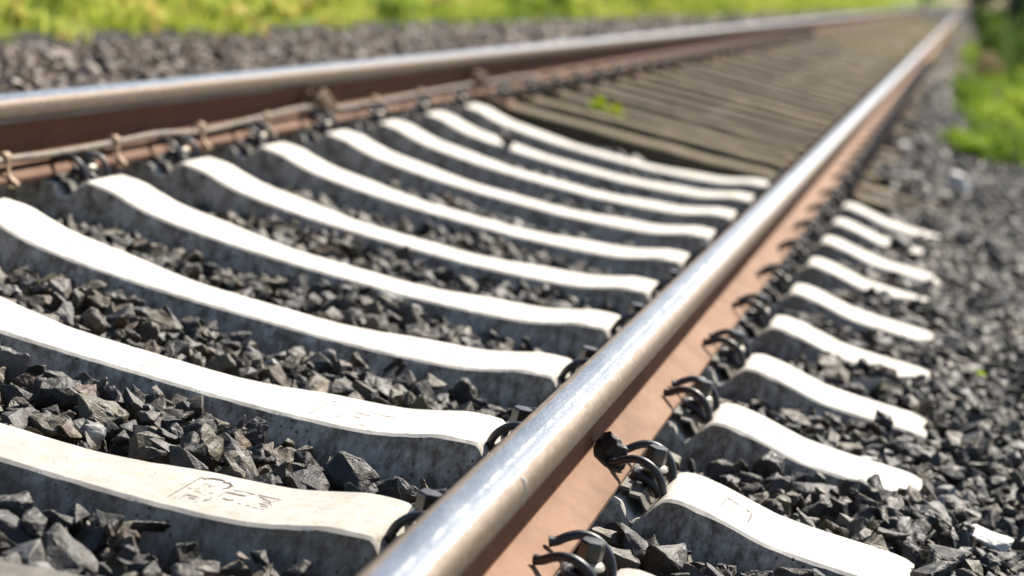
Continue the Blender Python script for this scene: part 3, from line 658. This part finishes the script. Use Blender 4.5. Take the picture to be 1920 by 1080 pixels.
# ------------------------------------------------------------------ leaf, straw, sprig
def leaf_mesh(name, pts, mat_, tone):
    V = []; F = []
    for (cx, cy_, cz, L, W, yaw_, tilt) in pts:
        b = len(V); ax = Vector((math.cos(yaw_), math.sin(yaw_), 0)); sd = Vector((-math.sin(yaw_), math.cos(yaw_), 0)); up = Vector((0, 0, 1)); up2 = (up*math.cos(tilt)+sd*math.sin(tilt)); sd2 = (sd*math.cos(tilt)-up*math.sin(tilt))
        for k in range(7):
            t = k/6; wd = W*math.sin(math.pi*min(t*1.02, 1))**.7*(1-.25*t); c = Vector((cx, cy_, cz))+ax*(t*L)+up*(.25*L*math.sin(t*3))
            V += [c-sd2*wd+up2*wd*.5, c, c+sd2*wd+up2*wd*.5]
        for k in range(6):
            for s in (0, 1): F.append((b+3*k+s, b+3*k+3+s, b+3*k+4+s, b+3*k+1+s))
    T = np.array(F); V = np.array([v[:] for v in V]); return np_mesh(name, V, T, mat_, np.full(len(V), tone), True)
FRESH = m_leaf('fresh_yellow_green_leaf', [(0, (.30, .42, .02)), (1, (.50, .56, .03))], .45)
o = link('fallen_leaf', leaf_mesh('fallen_leaf', [(-.335, 8.92, -.165, .085, .040, .2, -1.0), (-.32, 8.93, -.160, .06, .03, 1.8, .5)], FRESH, .3)); tag(o, 'bright green leaf on the wooden sleepers, left of its yellow twin', 'leaf', 'two fallen leaves')
o = link('fallen_leaf', leaf_mesh('fallen_leaf', [(-.255, 8.90, -.172, .085, .034, .1, -.9)], FRESH, 1)); tag(o, 'yellow-green leaf on the wooden sleepers, right of the bright green one', 'leaf', 'two fallen leaves')
o = link('green_sprig', leaf_mesh('green_sprig', [(1.405, 4.85, -.19, .03, .009, 1.2, .3), (1.405, 4.85, -.19, .026, .008, 2.4, .5), (1.405, 4.85, -.19, .024, .008, 0, .5)], FRESH, .2)); tag(o, 'tiny green sprig growing in the dark ballast at the right', 'sprig')
V, F = tube([(.825, 2.955, -.228), (.845, 2.975, -.205), (.868, 3.0, -.176)], [.0010, .0013, .0009], 5)
o = link('dry_straw', mesh('dry_straw', V, F, WASH)); tag(o, 'thin pale straw leaning on the stones beside the second clip', 'straw')

# ------------------------------------------------------------------ meadow grass
def blades(n, fx, fy, zf, hgt, wid, tone_f, name, lab, mat_, clump=0.0):
    x, y = fx(n), fy(n)
    if clump:
        k = max(1, n//40); cx_, cy_ = fx(k), fy(k); w_ = rng.integers(0, k, n); x = cx_[w_]+rng.normal(0, clump, n); y = cy_[w_]+rng.normal(0, clump, n)
        ht = np.repeat(1, n)*np.exp(rng.normal(0, .35, k))[w_]; tn = rng.random(k)[w_]
    else: ht = np.ones(n); tn = rng.random(n)
    z = zf(x, y); hh = hgt*ht*rng.uniform(.5, 1.2, n); a = rng.uniform(0, 2*np.pi, n); lean = rng.uniform(.1, .6, n)*hh; wd = wid*rng.uniform(.6, 1.3, n)
    ca, sa = np.cos(a), np.sin(a); la = a+rng.normal(0, .8, n)+np.pi/2
    b = np.stack([x, y, z], -1); side = np.stack([ca*wd, sa*wd, 0*x], -1); ln = np.stack([np.cos(la)*lean, np.sin(la)*lean, 0*x], -1); up = np.stack([0*x, 0*x, hh], -1)
    V = np.stack([b-side, b+side, b+ln*.35+up*.6+side*.8, b+ln*.35+up*.6-side*.8, b+ln+up], 1).reshape(-1, 3)
    i = np.arange(n)[:, None]*5; T = np.concatenate([i+[0, 1, 2], i+[0, 2, 3], i+[3, 2, 4]], 1).reshape(-1, 3)
    tv = np.clip(tone_f(tn, x, y)+rng.normal(0, .10, n), 0, 1)
    o = link(name, np_mesh(name, V, T, mat_, np.repeat(tv, 5))); tag(o, lab, 'grass', kind='stuff'); return o
def gz(x, y): return np.interp(x, [-900, -60, -14, -6, -3.4, -2.6, -2.2], [-.3, -.3, -.25, -.30, -.40, -.38, -.41])
def ytone(t, x, y): return .25+.5*t+.18*np.sin(x*1.3+y*.45)+(rng.random(len(x)) < .03)*.4
edge = lambda y: -2.25-.16*np.sin(y*.9)-.1*np.sin(y*2.3)
n = 42000; yy = rng.uniform(5.5, 30, n)
blades(n, lambda n_: -2.50-rng.gamma(1.6, .75, n_), lambda n_: rng.uniform(5, 30, n_)**1.0, gz, .10, .007, ytone, 'meadow_grass', 'bright yellow-green grass verge behind the far ballast', GRASS, .07)
blades(36000, lambda n_: -2.3-rng.gamma(1.5, 2.2, n_), lambda n_: rng.uniform(26, 110, n_), gz, .30, .018, ytone, 'meadow_grass', 'far bright meadow along the top of the picture', GRASS, .25)
blades(14000, lambda n_: -5-rng.gamma(1.5, 3.5, n_), lambda n_: rng.uniform(14, 60, n_), gz, .30, .016, ytone, 'meadow_grass', 'taller grass farther back in the meadow, top left', GRASS, .2)
def gzr(x, y): return level(np.clip(x, -3, 3))-.04
blades(6500, lambda n_: 1.32+rng.gamma(1.4, .35, n_), lambda n_: rng.uniform(12.2, 45, n_), lambda x, y: np.maximum(gzr(x, y), -.20), .13, .007, lambda t, x, y: .05+.5*t, 'verge_grass', 'patchy green grass on the right side of the track bed', WEED, .06)
blades(5000, lambda n_: rng.uniform(-.6, 1.4, n_), lambda n_: rng.uniform(26, 75, n_), lambda x, y: 0*x-.22, .07, .010, lambda t, x, y: .6+.4*t, 'dry_grass', 'yellowish dry grass growing between the rails in the distance', DRY, .3)

def leaves(n, cen, rad, size, seed, tone0=.1, tone1=.9, shell=.35, lumps=9):
    r_ = np.random.default_rng(seed); k = lumps
    lc = r_.normal(0, 1, (k, 3)); lc /= np.linalg.norm(lc, axis=1)[:, None]; lc *= r_.uniform(.25, .75, (k, 1)); lr = r_.uniform(.28, .5, k); lt = r_.uniform(-.15, .15, k)
    w_ = r_.integers(0, k, n); d = r_.normal(0, 1, (n, 3)); d /= np.linalg.norm(d, axis=1)[:, None]; d *= (r_.uniform(shell, 1, n)**.6)[:, None]
    p = lc[w_]+d*lr[w_][:, None]; p = p*np.array(rad)+np.array(cen)
    a = r_.normal(0, 1, (n, 3)); a /= np.linalg.norm(a, axis=1)[:, None]; b = np.cross(a, r_.normal(0, 1, (n, 3))); b /= np.linalg.norm(b, axis=1)[:, None]
    s = size*r_.uniform(.6, 1.4, n)[:, None]; V = np.stack([p-a*s, p-b*s*.45, p+a*s, p+b*s*.45], 1).reshape(-1, 3); V[:, 2] = np.maximum(V[:, 2], -.62)
    T = np.arange(4*n).reshape(n, 4); tone = np.clip(tone0+(tone1-tone0)*r_.random(n)+lt[w_], 0, 1); return V, T, np.repeat(tone, 4)
VV = []; TT = []; AA = []; off = 0
for k in range(150):
    yk = 5.8*math.exp(rng.uniform(0, 1.9)); xk = -2.66-rng.gamma(1.0, .45)*(1 if yk < 12 else 2)
    s_ = rng.uniform(.10, .26)*(1+yk/40); V, T, A = leaves(260, (xk, yk, float(gz(xk, 0))+s_*.35), (s_, s_*1.3, s_*.55), .020*(1+yk/18), 500+k, *((.0, .4) if rng.random() < .25 else (.45, 1.)), lumps=5)
    VV.append(V); TT.append(T+off); AA.append(A); off += len(V)
o = link('meadow_weeds', np_mesh('meadow_weeds', np.vstack(VV), np.vstack(TT), GRASS, np.concatenate(AA))); tag(o, 'leafy yellow-green ground cover along the edge of the left ballast', 'ground cover', kind='stuff')
def bush(name, cat, loc, rad, n, size, seed, lab, group, mat_=None, trunk=.03, **kw):
    t = empty(name, loc); tag(t, lab, cat, group); cz = rad[2]*.8
    V, T, A = leaves(n, (0, 0, cz), rad, size, seed, **kw); link('foliage', np_mesh('foliage', V, T, mat_ or LEAF, A), t)
    r_ = random.Random(seed); parts = []
    for k in range(6):
        a = r_.uniform(0, 6.28); parts.append(tube([(0.02*math.cos(a), .02*math.sin(a), -.1), (rad[0]*.25*math.cos(a), rad[1]*.25*math.sin(a), cz*.6), (rad[0]*.55*math.cos(a), rad[1]*.55*math.sin(a), cz*1.2)], [trunk, trunk*.6, trunk*.25], 6))
    V, F = join(parts); link('stems', mesh('stems', V, F, TRUNK), t); return t
B = [ # x, y, z, rx, ry, rz, n, leaf, lab, mat, t0, t1
 (1.68, 12.9, -.22, .38, .9, .17, 5600, .018, 'low bright green weed patch at the right edge, nearest of the weeds', WEED, .0, .55),
 (1.36, 12.4, -.18, .16, .5, .09, 2200, .017, 'small bright green weed at the lower left end of the weed patches', WEED, .0, .5),
 (1.66, 15.9, -.22, .24, .6, .15, 2600, .020, 'loose green weed between the nearest patch and the yellow-green one', WEED, .2, .8),
 (1.28, 26.0, -.20, .12, .7, .08, 1200, .020, 'thin pale dry tuft beside the rail far along the right side', DRY, .3, 1),
 (1.86, 18.8, -.28, .30, .7, .24, 2800, .024, 'yellow-green weed behind the nearest weed patch at the right edge', WEED, .3, .9),
 (1.36, 19.6, -.19, .18, .7, .12, 2200, .020, 'small round bright green weed left of the others, beside the track', WEED, .0, .5),
 (1.62, 26.5, -.26, .26, .7, .34, 2000, .026, 'brownish dry shrub with a dark gap at its foot, right of the track', DRY, .0, .6),
 (1.96, 29.5, -.36, .34, .9, .50, 3000, .03, 'bright green bush in front of the dark trees, right side', LEAF, .4, 1),
 (1.72, 38., -.30, .34, .9, .62, 3000, .035, 'light green bush right beside the far end of the track', LEAF, .4, 1),
 (2.4, 36., -.45, .50, 1.1, .95, 3600, .04, 'tall green bush at the upper right', LEAF, .3, .9),
 (1.85, 56., -.40, .50, 1.4, .85, 3200, .045, 'mid green bush next to the vanishing point of the rails', LEAF, .3, .9),
 (3.35, 47., -.55, .8, 1.5, 1.45, 4600, .05, 'large dark green bush at the top right corner', LEAF, .0, .6),
 (2.75, 64., -.50, .7, 1.8, 1.6, 4200, .055, 'dark bush behind the tall green one, top right', DLEAF, .1, .8),
]
for i, (x, y, z, rx_, ry_, rz_, n, ls, lab, mt, t0, t1) in enumerate(B):
    cat = 'weed' if i < 6 else 'bush'
    bush('weed' if i < 6 else 'bush', cat, (x, y, z), (rx_, ry_, rz_), n, ls, 40+i, lab, 'weeds right of the track' if i < 6 else 'bushes right of the track', mt, trunk=.006 if i < 6 else .02, tone0=t0, tone1=t1)
def tree(loc, hgt, rad, seed, lab, mat_=None, n=7000, t0=0., t1=.8):
    t = empty('tree', loc); tag(t, lab, 'tree', 'trees at the end of the track'); r_ = random.Random(seed); parts = [tube([(0, 0, -.3), (.1, 0, hgt*.3), (.05, .1, hgt*.6), (0, 0, hgt*.85)], [.22, .17, .11, .04], 8)]
    for k in range(8):
        a = r_.uniform(0, 6.28); z_ = hgt*r_.uniform(.15, .7); parts.append(tube([(.05, 0, z_), (rad*.4*math.cos(a), rad*.4*math.sin(a), z_+.7), (rad*.8*math.cos(a), rad*.8*math.sin(a), z_+1.3)], [.07, .04, .015], 6))
    V, F = join(parts); link('trunk', mesh('trunk', V, F, TRUNK), t)
    V, T, A = leaves(n, (0, 0, hgt*.52), (rad*1.1, rad*1.1, hgt*.62), .13, seed, t0, t1, lumps=16); V[:, 2] = np.maximum(V[:, 2], .05)
    link('crown', np_mesh('crown', V, T, mat_ or DLEAF, A), t)
TR = [(-1.8, 150, 6, 2.6, 'small dark tree closing the end of the track', DLEAF), (1.6, 138, 5.5, 2.2, 'dark tree exactly at the vanishing point of the rails', DLEAF), (4.6, 120, 6.5, 2.6, 'dark tree right of the vanishing point', DLEAF), (5.6, 95, 6, 2.2, 'green tree at the top right behind the bushes', LEAF), (8.4, 128, 8, 3.2, 'tall tree in the far top right corner', DLEAF), (-6.5, 165, 6, 3.2, 'pale green tree left of the vanishing point', GRASS), (-12.5, 170, 7, 3.6, 'light green tree farther left on the horizon', GRASS), (12.5, 150, 9, 3.6, 'dark tree outside the right picture edge', DLEAF), (6.5, 165, 8, 3.5, 'dark tree behind the one right of the vanishing point', DLEAF)]
for i, (x, y, hg, rd, lab, mt) in enumerate(TR): tree((x, y, -.3), hg, rd, 70+i, lab, mt, t0=.05 if mt is not GRASS else .2)
